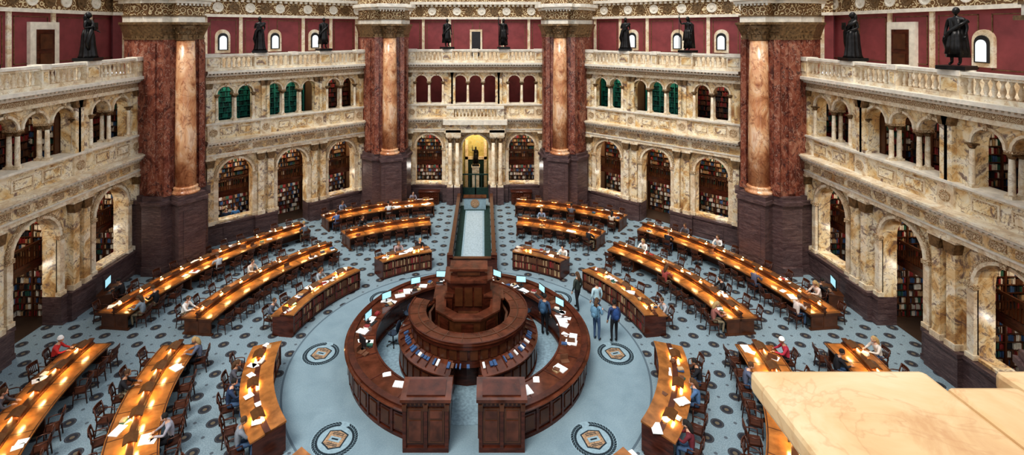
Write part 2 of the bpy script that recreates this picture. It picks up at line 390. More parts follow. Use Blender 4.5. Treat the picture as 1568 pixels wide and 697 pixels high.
def bookcase(name,w,h,pal,dep=.34,pitch=.37,wood=DESKD,mr=4):
    mb=MB(); np_=len(pal)
    mb.b(-w/2,w/2,dep-.03,dep,0,h,np_)
    ns=int(h/pitch)
    nb=max(1,round(w/.95))
    for i in range(nb+1):
        x=-w/2+w*i/nb; mb.b(x-.035,x+.035,-.03,dep,0,h,np_)
    mb.b(-w/2-.05,w/2+.05,-.05,dep,h,h+.12,np_)
    for i in range(ns+1): mb.b(-w/2,w/2,0,dep,i*pitch,i*pitch+.035,np_)
    for i in range(ns):
        x=-w/2+.05; run=0;col=0
        while x<w/2-.1:
            if run<=0: col=random.randrange(np_); run=random.randint(1,mr)
            t=random.uniform(.03,.062); hh=random.uniform(.58,.86)*pitch
            if random.random()>.08: mb.b(x,x+t-.005,random.uniform(.02,.07),dep-.05,i*pitch+.03,i*pitch+.03+hh,col)
            x+=t; run-=1
    return mb.mesh(name,list(pal)+[wood])
PALN=[BK[0],BK[1],BK[2],BK[3],BK[4],BK[5],BK[6],BK[5],BK[3],BK[6]]
bc1=bookcase('bookcase_tall',3.3,2.6,PALN+[BK[4]],pitch=.32); bc2=bookcase('bookcase_upper',3.3,3.2,PALN,pitch=.32)
bc3=bookcase('bookcase_teal',3.3,3.3,BTEAL+[BTEAL[1]],wood=BTEAL[2]); bc4=bookcase('bookcase_brown',3.3,3.3,[BK[5],BK[6],BK[5],BK[0]])
bs1=bookcase('bookcase_side',1.9,2.6,PALN+[BK[4]],.3,.32); bs2=bookcase('bookcase_side_upper',1.9,3.2,PALN,.3,.32)
for (nm,sp,hl,kind,loc,rz) in bays:
    root=bay(nm,sp,hl,kind,loc,rz)
    R=Matrix.Translation(loc)@Matrix.Rotation(rz,4,'Z')
    for cx in (-sp,0,sp):
        s=sp/3.8
        if not(kind=='far' and cx==0):
            place('bookcase',bc1,R@Vector((cx,2.5,.02)),rz,None,(s,1,1))
            place('bookcase',bc2,R@Vector((cx,2.5,2.92)),rz,None,(s,1,1))
        if kind=='side':
            sg=1 if 'left' in nm else -1
            x=cx+sg*(.5*sp-.13-.32)
            place('bookcase',bs1,R@Vector((x,1.75,.02)),rz-sg*pi/2); place('bookcase',bs2,R@Vector((x,1.75,2.92)),rz-sg*pi/2)
            place('bookcase',bs2,R@Vector((x,1.62,7.12)),rz-sg*pi/2)
        if kind!='far':
            me=bc3 if 'left' in nm else (bc3 if (nm=='wall_back_right' and cx<=0) else bc4)
            if nm=='wall_back_left' and cx>0: me=bc4
            if nm=='wall_left': me=bc4
            place('bookcase',me,R@Vector((cx,1.9,7.12)),rz,None,(s,1,1))
        l=bpy.data.lights.new('alcove_lamp','POINT'); l.energy=170 if kind!='far' or cx else 300; l.color=(1,.88,.70); l.shadow_soft_size=.2
        lo=bpy.data.objects.new('alcove_ceiling_lamp',l); scene.collection.objects.link(lo); lo.location=R@Vector((cx,1.6,6.0))
        if not(kind=='far' and cx==0):
            l=bpy.data.lights.new('alcove_low_lamp','POINT'); l.energy=42; l.color=(1,.95,.86); l.shadow_soft_size=.15
            lo=bpy.data.objects.new('alcove_mezzanine_lamp',l); scene.collection.objects.link(lo); lo.location=R@Vector((cx,1.5,2.4))
        l2=bpy.data.lights.new('alcove_lamp_upper','POINT'); l2.energy=32; l2.color=(1,.90,.74); l2.shadow_soft_size=.25
        lo=bpy.data.objects.new('gallery_alcove_lamp',l2); scene.collection.objects.link(lo); lo.location=R@Vector((cx,1.1,10.6))
mb=MB()
for sx in (-1,1): mb.b(sx*1.2,sx*1.75,20.32,23.2,.03,6.55,0)
mb.b(-1.7,1.7,23.05,23.25,.03,6.55,0); ring(mb,0,4.2,.95,1.2,22.9,23.05,1)
mb.b(-.7,.7,22.92,23.04,.03,2.5,2); mb.b(-.95,-.7,22.85,23.05,.03,4.2,1); mb.b(.7,.95,22.85,23.05,.03,4.2,1); mb.b(-.95,.95,22.85,23.05,2.5,2.75,1)
mb.b(-1.2,1.2,20.4,22.9,.03,.05,3)
mb.b(-1.07,1.07,20.0,20.08,.03,.9,2); mb.b(-.05,.05,20.0,20.08,.03,2.0,2)
for x in (-1.03,-.5,.5,1.03): mb.b(x-.03,x+.03,19.98,20.08,.03,2.0,2)
mb.b(-1.07,1.07,19.98,20.08,1.95,2.05,2)
mb.obj('entrance_corridor',[CORR,CREAM,GREEN,ALCD,GLASSW])
# ------------------------------------------------------------------ piers
def offs(poly,d):
    return [(x+(d if x>0 else -d),y-d if y<-.5 else y) for x,y in poly]
def pier_mesh():
    mb=MB()
    P=[(-1.95,1.0),(-1.95,0),(-1.55,-.75),(-1.7,-.85),(-1.13,-1.85),(1.13,-1.85),(1.7,-.85),(1.55,-.75),(1.95,0),(1.95,1.0)]
    mb.prism(offs(P,.28),0,.5,1); mb.prism(offs(P,.2),.5,4.0,1); mb.prism(offs(P,.3),4.0,4.2,1); mb.prism(offs(P,.15),4.2,4.45,1)
    mb.prism(P,4.45,13.4,0)
    mb.b(-.85,.85,-2.95,-1.5,0,.5,1); mb.b(-.76,.76,-2.85,-1.5,.5,4.0,1); mb.b(-.86,.86,-2.95,-1.5,4.0,4.2,1); mb.b(-.78,.78,-2.85,-1.5,4.2,4.45,1)
    mb.b(-.5,.5,-2.88,-2.85,.9,3.6,1)
    mb.lathe([(.75,0),(.76,.1),(.68,.16),(.63,.22),(.66,.3),(.66,.36),(.57,.42)],(0,-2.1,4.45),24,2)
    mb.lathe([(.56,0),(.56,2.8),(.53,6),(.48,8.6)],(0,-2.1,4.8),28,2)
    for sx in (-1,1):
        mb.b(sx*.98-.16,sx*.98+.16,-2.0,-1.7,4.45,13.4,0); mb.b(sx*.98-.2,sx*.98+.2,-2.08,-1.7,4.45,4.8,0)
        M=Matrix.Translation((sx*1.45,-1.32,0))@Matrix.Rotation(sx*D(60),4,'Z')
        mb.b(-.22,.22,-.1,.05,4.6,13.2,3,M)
    mb.lathe([(.5,0),(.54,.05),(.5,.1),(.52,.3),(.62,.65),(.78,.95)],(0,-2.1,13.35),24,4)
    for lev,(n,r0,z0,h,o) in enumerate(((12,.52,13.45,.35,.12),(12,.57,13.72,.38,.16),(8,.66,14.0,.3,.2))):
        for j in range(n):
            t=2*pi*(j+.5*lev)/n
            M=Matrix.Translation((0,-2.1,z0))@Matrix.Rotation(t,4,'Z')
            w=.11
            mb.add([(r0,-w,0),(r0,w,0),(r0+.02,w*1.1,h*.7),(r0+.02,-w*1.1,h*.7),(r0+o,-w*.6,h),(r0+o,w*.6,h),(r0+o+.05,0,h*.8)],
                   [(0,1,2,3),(3,2,5,4),(4,5,6)],4,False,M)
    mb.b(-.85,.85,-2.95,-1.4,14.28,14.42,4)
    P2=offs(P,.3)
    mb.prism(offs(P,.06),13.4,13.5,4); mb.prism(P,13.5,14.3,4,None,offs(P,.26)); mb.prism(P2,14.28,14.42,4)
    def edge(a,b,z):
        a=Vector((*a,0));b=Vector((*b,0)); L=(b-a).length; n=max(1,int(L/.28)); d=(b-a)/n; nn=Vector((d.y,-d.x,0)).normalized()
        for i in range(n):
            c=a+d*(i+.5)
            for s0,zz in ((0,z),(.09,z+.38)):
                q=c+nn*(.05+s0)
                vs=[q-d*.4,q+d*.4,q+d*.4+Vector((0,0,.3)),q-d*.4+Vector((0,0,.3)),q+nn*.14+Vector((0,0,.36))]
                vs=[v+Vector((0,0,zz)) for v in vs]
                mb.add(vs,[(0,1,2,3),(3,2,4)],4)
    for i in range(1,8): edge(P[i],P[i+1],13.5)
    mb.prism(offs(P,.08),14.42,14.75,5); mb.prism(offs(P,.14),14.75,14.83,6); mb.prism(offs(P,.05),14.83,15.5,7); mb.prism(offs(P,.3),15.5,15.7,5)
    mb.prism(offs(P,.5),15.7,15.95,5); mb.prism(offs(P,.1),15.95,17.9,7)
    mb.b(-.75,.75,-2.8,-1.5,14.42,14.75,5); mb.b(-.8,.8,-2.86,-1.5,14.75,14.83,6); mb.b(-.72,.72,-2.76,-1.5,14.83,15.5,7); mb.b(-1.0,1.0,-3.05,-1.5,15.5,15.7,5)
    mb.b(-1.15,1.15,-3.25,-1.5,15.7,15.95,5); mb.b(-.7,.7,-2.7,-1.5,15.95,17.9,7)
    for i in range(9): mb.b(-.9+i*.22,-.8+i*.22,-3.0,-2.9,15.38,15.5,5)
    return mb.mesh('marble_pier',[REDM,DARK,COLM,REDM,GOLD,WHITE,GOLD,ORN])
pm=pier_mesh()
for sx in (-1,1):
    place('marble_pier',pm,(sx*7.3,19.1,0),-sx*D(20.8))
    place('marble_pier',pm,(sx*18.6,9.05,0),-sx*D(57))
    place('marble_pier',pm,(sx*18.9,-8.6,0),-sx*D(115))
# ------------------------------------------------------------------ tables
def chair_mesh():
    mb=MB()
    mb.b(-.21,.21,-.2,.22,.43,.47,0); mb.b(-.19,.19,-.18,.2,.38,.43,0)
    for sx in (-1,1):
        mb.tube([(sx*.19,.19,.42),(sx*.2,.21,0)],[.024,.018],6,0)
        mb.tube([(sx*.2,-.24,0),(sx*.19,-.19,.44),(sx*.2,-.22,.7),(sx*.21,-.29,.94)],[.02,.026,.024,.02],6,0)
        mb.tube([(sx*.195,.2,.2),(sx*.195,-.21,.2)],[.012,.012],5,0)
        mb.tube([(sx*.21,-.22,.68),(sx*.24,.02,.68),(sx*.21,.14,.67),(sx*.19,.16,.45)],[.02,.022,.02,.015],5,0)
    mb.tube([(-.19,.2,.26),(.19,.2,.26)],[.012,.012],5,0)
    for z,h in ((.89,.15),(.58,.05)):
        y0=-.28 if z>.8 else -.205
        for i in range(6):
            xa=-.22+i*.0733; xb=xa+.0735
            ya=y0-.04*(1-(xa/.22)**2); yb=y0-.04*(1-(xb/.22)**2)
            mb.add([(xa,ya,z-h/2),(xb,yb,z-h/2),(xb,yb,z+h/2),(xa,ya,z+h/2),(xa,ya-.03,z-h/2),(xb,yb-.03,z-h/2),(xb,yb-.03,z+h/2),(xa,ya-.03,z+h/2)],
                   [(0,1,2,3),(5,4,7,6),(3,2,6,7),(0,4,5,1)],0)
    for i in range(5):
        x=-.13+i*.065; mb.tube([(x,-.235,.58),(x,-.31,.88)],[.012,.012],4,0)
    return mb.mesh('library_chair',[CHAIRW])
cm=chair_mesh(); chairs=[]
def put_chair(r,a,face_in,jit=.08):
    rr=r+random.uniform(-jit,jit); aa=a+random.uniform(-.08,.08)/r
    x,y=rr*math.sin(aa),rr*math.cos(aa)
    dx,dy=(-math.sin(aa),-math.cos(aa)) if face_in else (math.sin(aa),math.cos(aa))
    rz=math.atan2(-dx,dy)+random.uniform(-.25,.25)
    chairs.append((x,y,rz,place('library_chair',cm,(x,y,0),rz)))
def clutter(mb,r,a,z,n0,n1,spread=.3):
    for _ in range(random.randint(n0,n1)):
        rr=r+random.uniform(-spread,spread); aa=a+random.uniform(-.4,.4)/r
        t=random.random()
        M=Matrix.Translation((rr*math.sin(aa),rr*math.cos(aa),z))@Matrix.Rotation(random.uniform(0,pi),4,'Z')
        if t<.42: mb.box((0,0,.006),(.23,.31,.012),0,0,M)
        elif t<.6:
            mb.box((-.12,0,.015),(.23,.32,.03),0,0,M); mb.box((.12,0,.015),(.23,.32,.025),0,0,M)
        elif t<.88:
            c=random.randint(1,6); mb.box((0,0,.025),(.17,.24,.05),c,0,M)
            if random.random()<.5: mb.box((.02,0,.07),(.16,.22,.04),random.randint(1,6),.3,M)
        else: mb.box((0,0,.01),(.32,.22,.02),6,0,M); mb.box((0,.12,.11),(.32,.015,.2),6,0,M)
def lamp(mb,r,a):
    M=Matrix.Translation((r*math.sin(a),r*math.cos(a),0))@Matrix.Rotation(-a,4,'Z')
    mb.box((0,0,.95),(.16,.14,.36),0,0,M)
    h=.24
    for sy in (-1,1):
        mb.add([(-h,0,1.2),(h,0,1.2),(h,sy*.2,1.11),(-h,sy*.2,1.11),(-h,0,1.17),(h,0,1.17),(h,sy*.195,1.08),(-h,sy*.195,1.08)],
               [(0,1,2,3),(7,6,5,4),(3,2,6,7),(0,3,7,4),(1,5,6,2)],1,False,M)
        mb.add([(-.17,sy*.1,1.10),(.17,sy*.1,1.10),(.17,sy*.19,1.082),(-.17,sy*.19,1.082)],[(0,1,2,3)],2,False,M)
def reading_table(R,a0,a1,side,chairs_on=True,edge=.78):
    s=side; A0,A1=sorted((s*a0,s*a1))
    root=bpy.data.objects.new('reading_table',None); scene.collection.objects.link(root)
    mb=MB()
    mb.arcb(R-edge,R+edge,.74,.79,A0,A1,0); mb.arcb(R-edge+.06,R+edge-.06,.64,.74,A0,A1,1)
    mb.arcb(R-.05,R+.05,.05,1.0,A0,A1,1); mb.arcb(R-.11,R+.11,.79,.84,A0,A1,1); mb.arcb(R-.1,R+.1,.97,1.02,A0,A1,1)
    for q in (-1,1): mb.arcb(R+q*(edge-.05)-.02,R+q*(edge-.05)+.02,.79,.794,A0,A1,1)
    L=R*D(A1-A0); n=max(2,round(L/1.2)); nl=max(2,round(L/1.9))
    for i in range(nl+1):
        a=D(A0)+(D(A1-A0))*(i+.0)/nl
        a=min(max(a,D(A0)+.05/R),D(A1)-.05/R)
        mb.pbox(R,a,.36,(.07,1.3,.6),1); mb.pbox(R,a,.04,(.12,1.45,.08),1)
    for i in range(n+1):
        a=D(A0)+D(A1-A0)*i/n; a=min(max(a,D(A0)+.03/R),D(A1)-.03/R)
        mb.pbox(R,a,.792,(.03,edge*2-.04,.006),1)
    mb.obj('table_body',[DESK,DESKD],root)
    lm=MB(); pp=MB()
    for i in range(n):
        a=D(A0)+D(A1-A0)*(i+.5)/n
        lamp(lm,R,a)
        for q in (-.48,.48):
            if random.random()<.3: clutter(pp,R+q,a,.797,1,3,.15)
    lm.obj('lamps',[DESKD,BRASS,GLOW],root)
    if pp.v: pp.obj('papers',[PAPER]+BK[:6],root)
    nc=max(2,round(L/1.0))
    for i in range(nc):
        a=D(A0)+D(A1-A0)*(i+.5)/nc
        if random.random()<.95: put_chair(R+edge+.3,a,True)
        if random.random()<.95: put_chair(R-edge-.3,a,False)
    return root
def cabinet_desk(R,a0,a1,side,nch=True):
    s=side; A0,A1=sorted((s*a0,s*a1))
    root=bpy.data.objects.new('reference_bookcase_desk',None); scene.collection.objects.link(root)
    mb=MB(); ri,ro=R-.55,R+.5
    mb.arcb(ri+.06,ro-.35,0,.1,A0,A1,1); mb.arcb(ri+.25,ro-.4,.1,1.0,A0,A1,1)
    mb.arc([(ri-.04,1.0),(ro+.05,.86),(ro+.05,.91),(ri-.04,1.07)],A0,A1,0)
    mb.arcb(ri,ri+.25,.08,.14,A0,A1,1); mb.arcb(ri,ri+.25,.5,.54,A0,A1,1); mb.arcb(ri,ri+.25,.94,1.01,A0,A1,1)
    L=ri*D(A1-A0); n=max(2,round(L/.75))
    for i in range(n+1):
        a=D(A0)+D(A1-A0)*i/n; a=min(max(a,D(A0)+.03/ri),D(A1)-.03/ri); mb.pbox(ri+.12,a,.55,(.06,.27,.9),1)
    for a in (D(A0)+.03/R,D(A1)-.03/R): mb.pbox(R,a,.46,(.06,.95,.86),1)
    for row in (.14,.54):
        t=0
        while t<L-.1:
            w=random.uniform(.045,.07); h=random.uniform(.26,.34); a=D(A0)+(t+w/2)/ri
            mb.pbox(ri+.13,a,row+h/2,(w-.008,.2,h),random.choice((2,2,3,4,5,2))); t+=w
    mb.obj('desk_body',[DESK,MAHOG,BK[5],BK[0],BK[3],BK[5]],root)
    pp=MB(); n=max(3,round(L/.75))
    for i in range(n): clutter(pp,R,D(A0)+D(A1-A0)*(i+.5)/n,.99,1,3,.32)
    pp.obj('papers',[PAPER]+BK[:6],root)
    lm=MB(); n=max(2,round(L/1.4))
    for i in range(n): lamp(lm,R+.1,D(A0)+D(A1-A0)*(i+.5)/n)
    lm.obj('lamps',[DESKD,BRASS,GLOW],root)
    nc=max(2,round(L/1.0))
    for i in range(nc):
        if random.random()<.9: put_chair(ro+.36,D(A0)+D(A1-A0)*(i+.5)/nc,True)
for s in (-1,1):
    for R,a0,a1 in ((17.2,10.6,37.5),(16.65,43,84),(15.8,92,128)): reading_table(R,a0,a1,s)
    for R,a0,a1 in ((13.5,13,37.5),(12.5,43.5,84),(12.0,93,134)): reading_table(R,a0,a1,s)
    for R,a0,a1 in ((8.6,17,38),(8.6,48,82),(8.35,96,131),(8.5,141,163)): cabinet_desk(R,a0,a1,s)
# ------------------------------------------------------------------ central desk
root=bpy.data.objects.new('circular_service_desk',None); scene.collection.objects.link(root)
mb=MB(); A=157
mb.arcb(4.02,5.0,0,.12,-A,A,0); mb.arcb(4.1,4.95,.12,1.02,-A,A,0); mb.arcb(4.0,5.05,.92,1.02,-A,A,0)
mb.arc([(3.9,1.02),(5.12,1.02),(5.16,1.06),(5.12,1.1),(3.9,1.1)],-A,A,1)
mb.arcb(4.8,5.04,1.1,1.17,-A,A,0); mb.arcb(3.9,3.97,1.1,1.13,-A,A,0)
for i in range(44):
    a=D(-A+(i+.5)*2*A/44)
    mb.pbox(4.97,a,.52,(.5,.05,.62),0); mb.pbox(5.0,a,.52,(.36,.05,.46),2)
    mb.pbox(4.98,a+D(A/44),.52,(.1,.1,.8),0)
for i in range(18): mb.pbox(4.35,D(-150+i*300/17),1.105,(.05,.8,.02),0)
for sx in (-1,1):
    x0,x1=sorted((sx*.5,sx*2.02)); cx=(x0+x1)/2
    mb.b(x0,x1,-5.1,-4.15,0,.16,0); mb.b(x0+.06,x1-.06,-5.04,-4.2,.16,1.62,0)
    mb.b(x0-.03,x1+.03,-5.12,-4.12,1.62,1.7,0); mb.b(x0-.08,x1+.08,-5.18,-4.06,1.7,1.8,1)
    mb.b(x0+.12,x1-.12,-5.0,-4.24,1.8,1.84,0)
    for q in (-.35,.35):
        mb.b(cx+q-.27,cx+q+.27,-5.08,-5.04,.3,1.45,2); mb.b(cx+q-.2,cx+q+.2,-5.1,-5.04,.38,1.05,1); mb.b(cx+q-.2,cx+q+.2,-5.1,-5.04,1.13,1.38,1)
    for q in (-.7,0,.7): mb.b(cx+q-.06,cx+q+.06,-5.13,-5.04,.16,1.62,0); mb.b(cx+q-.075,cx+q+.075,-5.15,-5.04,1.4,1.6,2)
    for k in range(10): mb.b(x0+.1+k*.14,x0+.16+k*.14,-5.15,-5.1,1.6,1.68,2)
    xs=x0 if sx>0 else x1
    mb.b(xs-.03,xs+.03,-4.95,-4.3,.35,1.4,2)
for sx in (-1,1):
    mb.b(sx*.5,sx*.6,-4.15,-2.9,0,1.0,0); mb.b(sx*.46,sx*.64,-4.15,-2.9,1.0,1.06,1)
mb.obj('ring_counter',[MAHOG,MAHOGL,DESKD],root)
mb=MB()
B=168
mb.arcb(2.2,2.95,0,.12,-B,B,0); mb.arcb(2.2,2.88,.12,.95,-B,B,0); mb.arc([(2.3,1.25),(2.98,.95),(2.98,1.0),(2.3,1.32)],-B,B,1)
for i in range(40): mb.pbox(2.62,D(-B+(i+.5)*2*B/40),1.16,(.02,.6,.12),0,-.42)
for i in range(40): mb.pbox(2.9,D(-B+(i+.5)*2*B/40),.5,(.3,.04,.6),2)
mb.arcb(1.95,2.42,1.0,1.9,-30,290,0)
mb.arcb(1.8,2.55,1.9,1.98,-30,290,1); mb.arcb(2.38,2.5,1.72,1.9,-30,290,0); mb.arcb(2.5,2.56,1.98,2.02,-30,290,0); mb.arcb(2.1,2.16,1.98,2.0,-30,290,2)
for i in range(34): mb.pbox(2.43,D(-28+i*316/33),1.5,(.3,.03,.4),2)
for i in range(17): mb.pbox(2.18,D(-22+i*300/16),1.985,(.04,.7,.02),2)
mb.arcb(.0,2.0,0,1.15,0,360,0,22.5)
mb.arcb(1.25,1.4,1.15,2.2,30,330,2,42); mb.arcb(1.02,1.5,2.2,2.27,30,330,1,42)
for a in (51,93,135,180,225,267,309): mb.pbox(1.36 if a!=180 else 1.3,D(a),1.75,(.5,.06,.6),0)
mb.arcb(1.62,1.72,1.15,1.75,40,320,2,22)
for sx in (-1,1):
    mb.b(sx*.75,sx*1.35,-.9,-.6,1.15,1.6,0); mb.b(sx*.7,sx*1.0,.2,1.6,1.15,2.35,0); mb.b(sx*.66,sx*1.05,.15,1.6,2.35,2.42,1)
    mb.b(sx*1.0,sx*1.5,.55,1.6,1.15,2.05,0); mb.b(sx*.98,sx*1.56,.5,1.66,2.05,2.12,1)
for k,(y,z) in enumerate(((-.55,1.32),(-.25,1.5),(.05,1.68))): mb.b(-.45,.45,y,y+.32,1.15,z,2)
P8=[(-.95,.55),(-.7,.3),(.7,.3),(.95,.55),(.95,1.5),(-.95,1.5)]
mb.prism(P8,1.15,2.85,0); mb.prism([(x*1.06,y+(-.05 if y<1 else .05)) for x,y in P8],2.85,2.93,0)
mb.prism([(x*1.12,y+(-.1 if y<1 else .1)) for x,y in P8],2.93,3.02,1)
mb.b(-.72,.72,.7,1.4,3.02,3.26,0); mb.b(-.84,.84,.6,1.48,3.26,3.36,1); mb.b(-.5,.5,.64,.7,3.06,3.22,2)
for q in (-.42,0,.42): mb.b(q-.17,q+.17,.26,.3,1.9,2.7,2)
mb.obj('tiered_island',[MAHOG,MAHOGL,DESKD],root)
pp=MB()
for i in range(56):
    a=D(-150+i*300/55); clutter(pp,4.3,a,1.1,0,3 if abs(a)<1.9 else 1,.24)
for i in range(50):
    a=D(100+i*160/49)
    M=Matrix.Translation((2.64*math.sin(a),2.64*math.cos(a),1.2))@Matrix.Rotation(-a,4,'Z')@Matrix.Rotation(-.42,4,'X')
    if random.random()<.62: pp.box((0,0,0),(random.uniform(.05,.13),random.uniform(.12,.26),.06),random.choice((0,2,2,2,6)),0,M)
pp.obj('papers',[PAPER]+BK[:6],root)
mb=MB()
mb.lathe([(3.95,0),(3.95,.012)],(0,0,0),64,0,False); mb.obj('carpet_inner_circle',[BLUEG],root)
def monitor():
    mb=MB(); mb.box((0,0,.01),(.24,.18,.02),0); mb.box((0,0,.1),(.05,.04,.18),0); mb.box((0,0,.33),(.5,.04,.32),0); mb.box((0,-.022,.33),(.46,.004,.28),1)
    mb.box((0,-.28,.012),(.42,.15,.02),0); return mb.mesh('computer_monitor',[BLACK,SCREEN])
mm=monitor()
for a in (-62,-38,-84,-20,18,35,52,70,-108): place('computer_monitor',mm,(4.45*math.sin(D(a)),4.45*math.cos(D(a)),1.1),-D(a)+random.uniform(-.5,.5))
def office_chair():
    mb=MB()
    for i in range(5):
        t=2*pi*i/5; mb.tube([(0,0,.1),(.28*math.cos(t),.28*math.sin(t),.06)],[.025,.018],6,0); mb.ell((.28*math.cos(t),.28*math.sin(t),.035),(.035,.035,.035),0,8,6)
    mb.tube([(0,0,.08),(0,0,.5)],[.025,.03],8,0); mb.ell((0,0,.53),(.25,.24,.05),1,14,6); mb.tube([(0,-.2,.52),(0,-.28,.75)],[.02,.02],6,0)
    mb.ell((0,-.28,.88),(.22,.05,.26),1,14,8)
    for sx in (-1,1): mb.tube([(sx*.2,-.05,.52),(sx*.29,-.05,.6),(sx*.29,-.08,.74),(sx*.29,.14,.74)],[.015,.015,.02,.02],6,0)
    return mb.mesh('office_chair',[BLACK,simple('chair_fabric',(.02,.035,.06),.8)])
oc=office_chair()
for x,y,r in ((-3.35,.6,1.2),(-2.9,2.2,.6),(2.7,2.4,-.6),(0.9,3.5,0)): place('office_chair',oc,(x,y,.012),r)
# ------------------------------------------------------------------ aisle
mb=MB()
for sx in (-1,1):
    mb.b(sx*1.2,sx*1.34,7.3,18.3,0,.9,0); mb.b(sx*1.15,sx*1.39,7.25,18.35,.9,.96,1)
    mb.b(sx*1.1,sx*1.44,7.2,7.5,0,1.05,0)
    for i in range(14): mb.b(sx*1.34,sx*1.37,7.6+i*.77,8.2+i*.77,.2,.75,1); mb.b(sx*1.17,sx*1.2,7.6+i*.77,8.2+i*.77,.2,.75,1)
mb.b(-1.3,1.3,7.25,7.4,0,.8,0); mb.b(-1.3,1.3,7.2,7.45,.8,.86,1)
mb.obj('aisle_partition',[MAHOG,DESKD])
mb=MB(); mb.b(-1.15,1.15,7.48,18.3,.001,.012,0); mb.b(-.72,.72,7.6,17.2,.012,.02,1); mb.b(-.60,.60,7.8,17.1,.02,.024,2)
mb.obj('aisle_runner',[GREEN,SEALB,simple('runner_pale',(.36,.44,.48),.95,0,.2,10)])
mb=MB(); mb.b(-.85,.85,17.4,18.0,.02,.9,0); mb.b(-.9,.9,17.35,18.05,.9,.97,1)
mb.lathe([(.34,0),(.34,.03),(.28,.03),(.28,.05)],(0,0,0),20,2,False,Matrix.Translation((0,17.4,.5))@Matrix.Rotation(pi/2,4,'X'))
mb.obj('reception_podium',[SEALB,MAHOG,EMB])
def seal():
    mb=MB(); mb.lathe([(.8,0),(.8,.006)],(0,0,0),40,0,False)
    for i in range(44):
        if i in (10,11,12): continue
        t=2*pi*i/44
        for q,rr in ((-1,.62),(1,.72)):
            M=Matrix.Translation((rr*math.cos(t),rr*math.sin(t),.008+.001*(q+1)))@Matrix.Rotation(t+pi/2-q*.6,4,'Z')
            mb.add([(-.09,0,0),(0,.042,0),(.09,0,0),(0,-.042,0)],[(0,1,2,3)],1,False,M)
    P=[(-.36,.3),(-.36,-.26),(-.18,-.34),(0,-.44),(.18,-.34),(.36,-.26),(.36,.3),(.2,.36),(0,.42),(-.2,.36)]
    mb.prism(P,.006,.012,1); mb.prism([(x*.88,y*.88) for x,y in P],.008,.016,2)
    mb.prism([(-.2,.1),(-.2,-.1),(.2,-.1),(.2,.1)],.016,.02,0)
    for q in (-.26,-.2,.2,.26): mb.b(-.2,.2,q-.012,q+.012,.016,.02,1)
    mb.b(-.12,.12,-.03,.03,.02,.024,1)
    return mb.mesh('floor_seal',[SEALB,LEAF,EMB])
sm_=seal()
for s in (-1,1):
    for a in (45,90,136): place('floor_seal_medallion',sm_,(s*6.35*math.sin(D(a)),6.35*math.cos(D(a)),.002),s*D(15))
mb=MB(); mb.b(-.6,.6,-.35,.35,.72,.78,0)
for x in (-.55,.55): mb.b(x-.03,x+.03,-.32,.32,0,.72,0)
mb.box((0,.1,.8),(.3,.2,.03),1); mb.box((0,.1,.9),(.06,.05,.2),1); mb.box((0,.1,1.18),(.66,.06,.44),1); mb.box((0,.067,1.18),(.6,.005,.38),2)
mb.box((0,-.17,.79),(.5,.17,.02),1)
km=mb.mesh('computer_kiosk',[DESKD,BLACK,SCREEN])
place('computer_kiosk',km,(-18.35,3.9,0),D(105)); place('computer_kiosk',km,(18.35,3.9,0),D(-105))
mb=MB(); mb.b(-.8,.8,-.3,.3,0,.95,0); mb.b(-.86,.86,-.36,.36,.95,1.0,1)
for i in range(5):
    for j in range(4): mb.b(-.74+i*.3,-.48+i*.3,-.33,-.3,.1+j*.21,.28+j*.21,1); mb.box((-.61+i*.3,-.34,.19+j*.21),(.05,.03,.03),2)
cc=mb.mesh('card_catalog_cabinet',[DESKD,MAHOG,BRASS])
for s in (-1,1): place('card_catalog_cabinet',cc,(s*3.7,18.9,0),0)
# ------------------------------------------------------------------ gallery parapet near the camera
mb=MB()
mb.b(1.9,2.72,-24,-19.42,12.30,12.40,0); mb.b(2.72,3.05,-24,-19.53,12.30,12.40,0); mb.b(3.05,5.6,-24,-19.42,12.30,12.40,0)
mb.b(2.2,5.5,-23.9,-19.75,10.6,12.3,0); mb.b(3.2,5.4,-19.75,-19.55,10.6,12.3,0)
o=mb.obj('marble_parapet',[TAN]); bv=o.modifiers.new('b','BEVEL'); bv.width=.025; bv.segments=2
mb=MB(); mb.b(-8,8,-26,-19.9,10.2,10.6,0); mb.b(-8,8,-20.4,-19.9,0,10.2,0)
mb.obj('wall_front',[CREAM])
# ------------------------------------------------------------------ people
def skinbody(J,E):
    names=list(J); idx={n:i for i,n in enumerate(names)}
    me=bpy.data.meshes.new('tmp'); me.from_pydata([J[n][0] for n in names],[(idx[a],idx[b]) for a,b,_ in E],[])
    o=bpy.data.objects.new('tmp',me); scene.collection.objects.link(o)
    o.modifiers.new('s','SKIN'); ss=o.modifiers.new('u','SUBSURF'); ss.levels=1; ss.render_levels=1
    for i,n in enumerate(names):
        sv=me.skin_vertices[0].data[i]; sv.radius=J[n][1]; sv.use_root=(n=='pelvis')
    bpy.context.view_layer.update(); dg=bpy.context.evaluated_depsgraph_get()
    em=bpy.data.meshes.new_from_object(o.evaluated_get(dg))
    vs=[v.co.copy() for v in em.vertices]; fs=[tuple(p.vertices) for p in em.polygons]; lab=[]
    segs=[(Vector(J[a][0]),Vector(J[b][0]),l) for a,b,l in E]
    for p in em.polygons:
        c=p.center; best=9;bl=1
        for a,b,l in segs:
            d=b-a; t=max(0,min(1,(c-a).dot(d)/d.length_squared)); q=(c-(a+d*t)).length
            if q<best: best=q;bl=l
        lab.append(bl)
    bpy.data.objects.remove(o); return vs,fs,lab
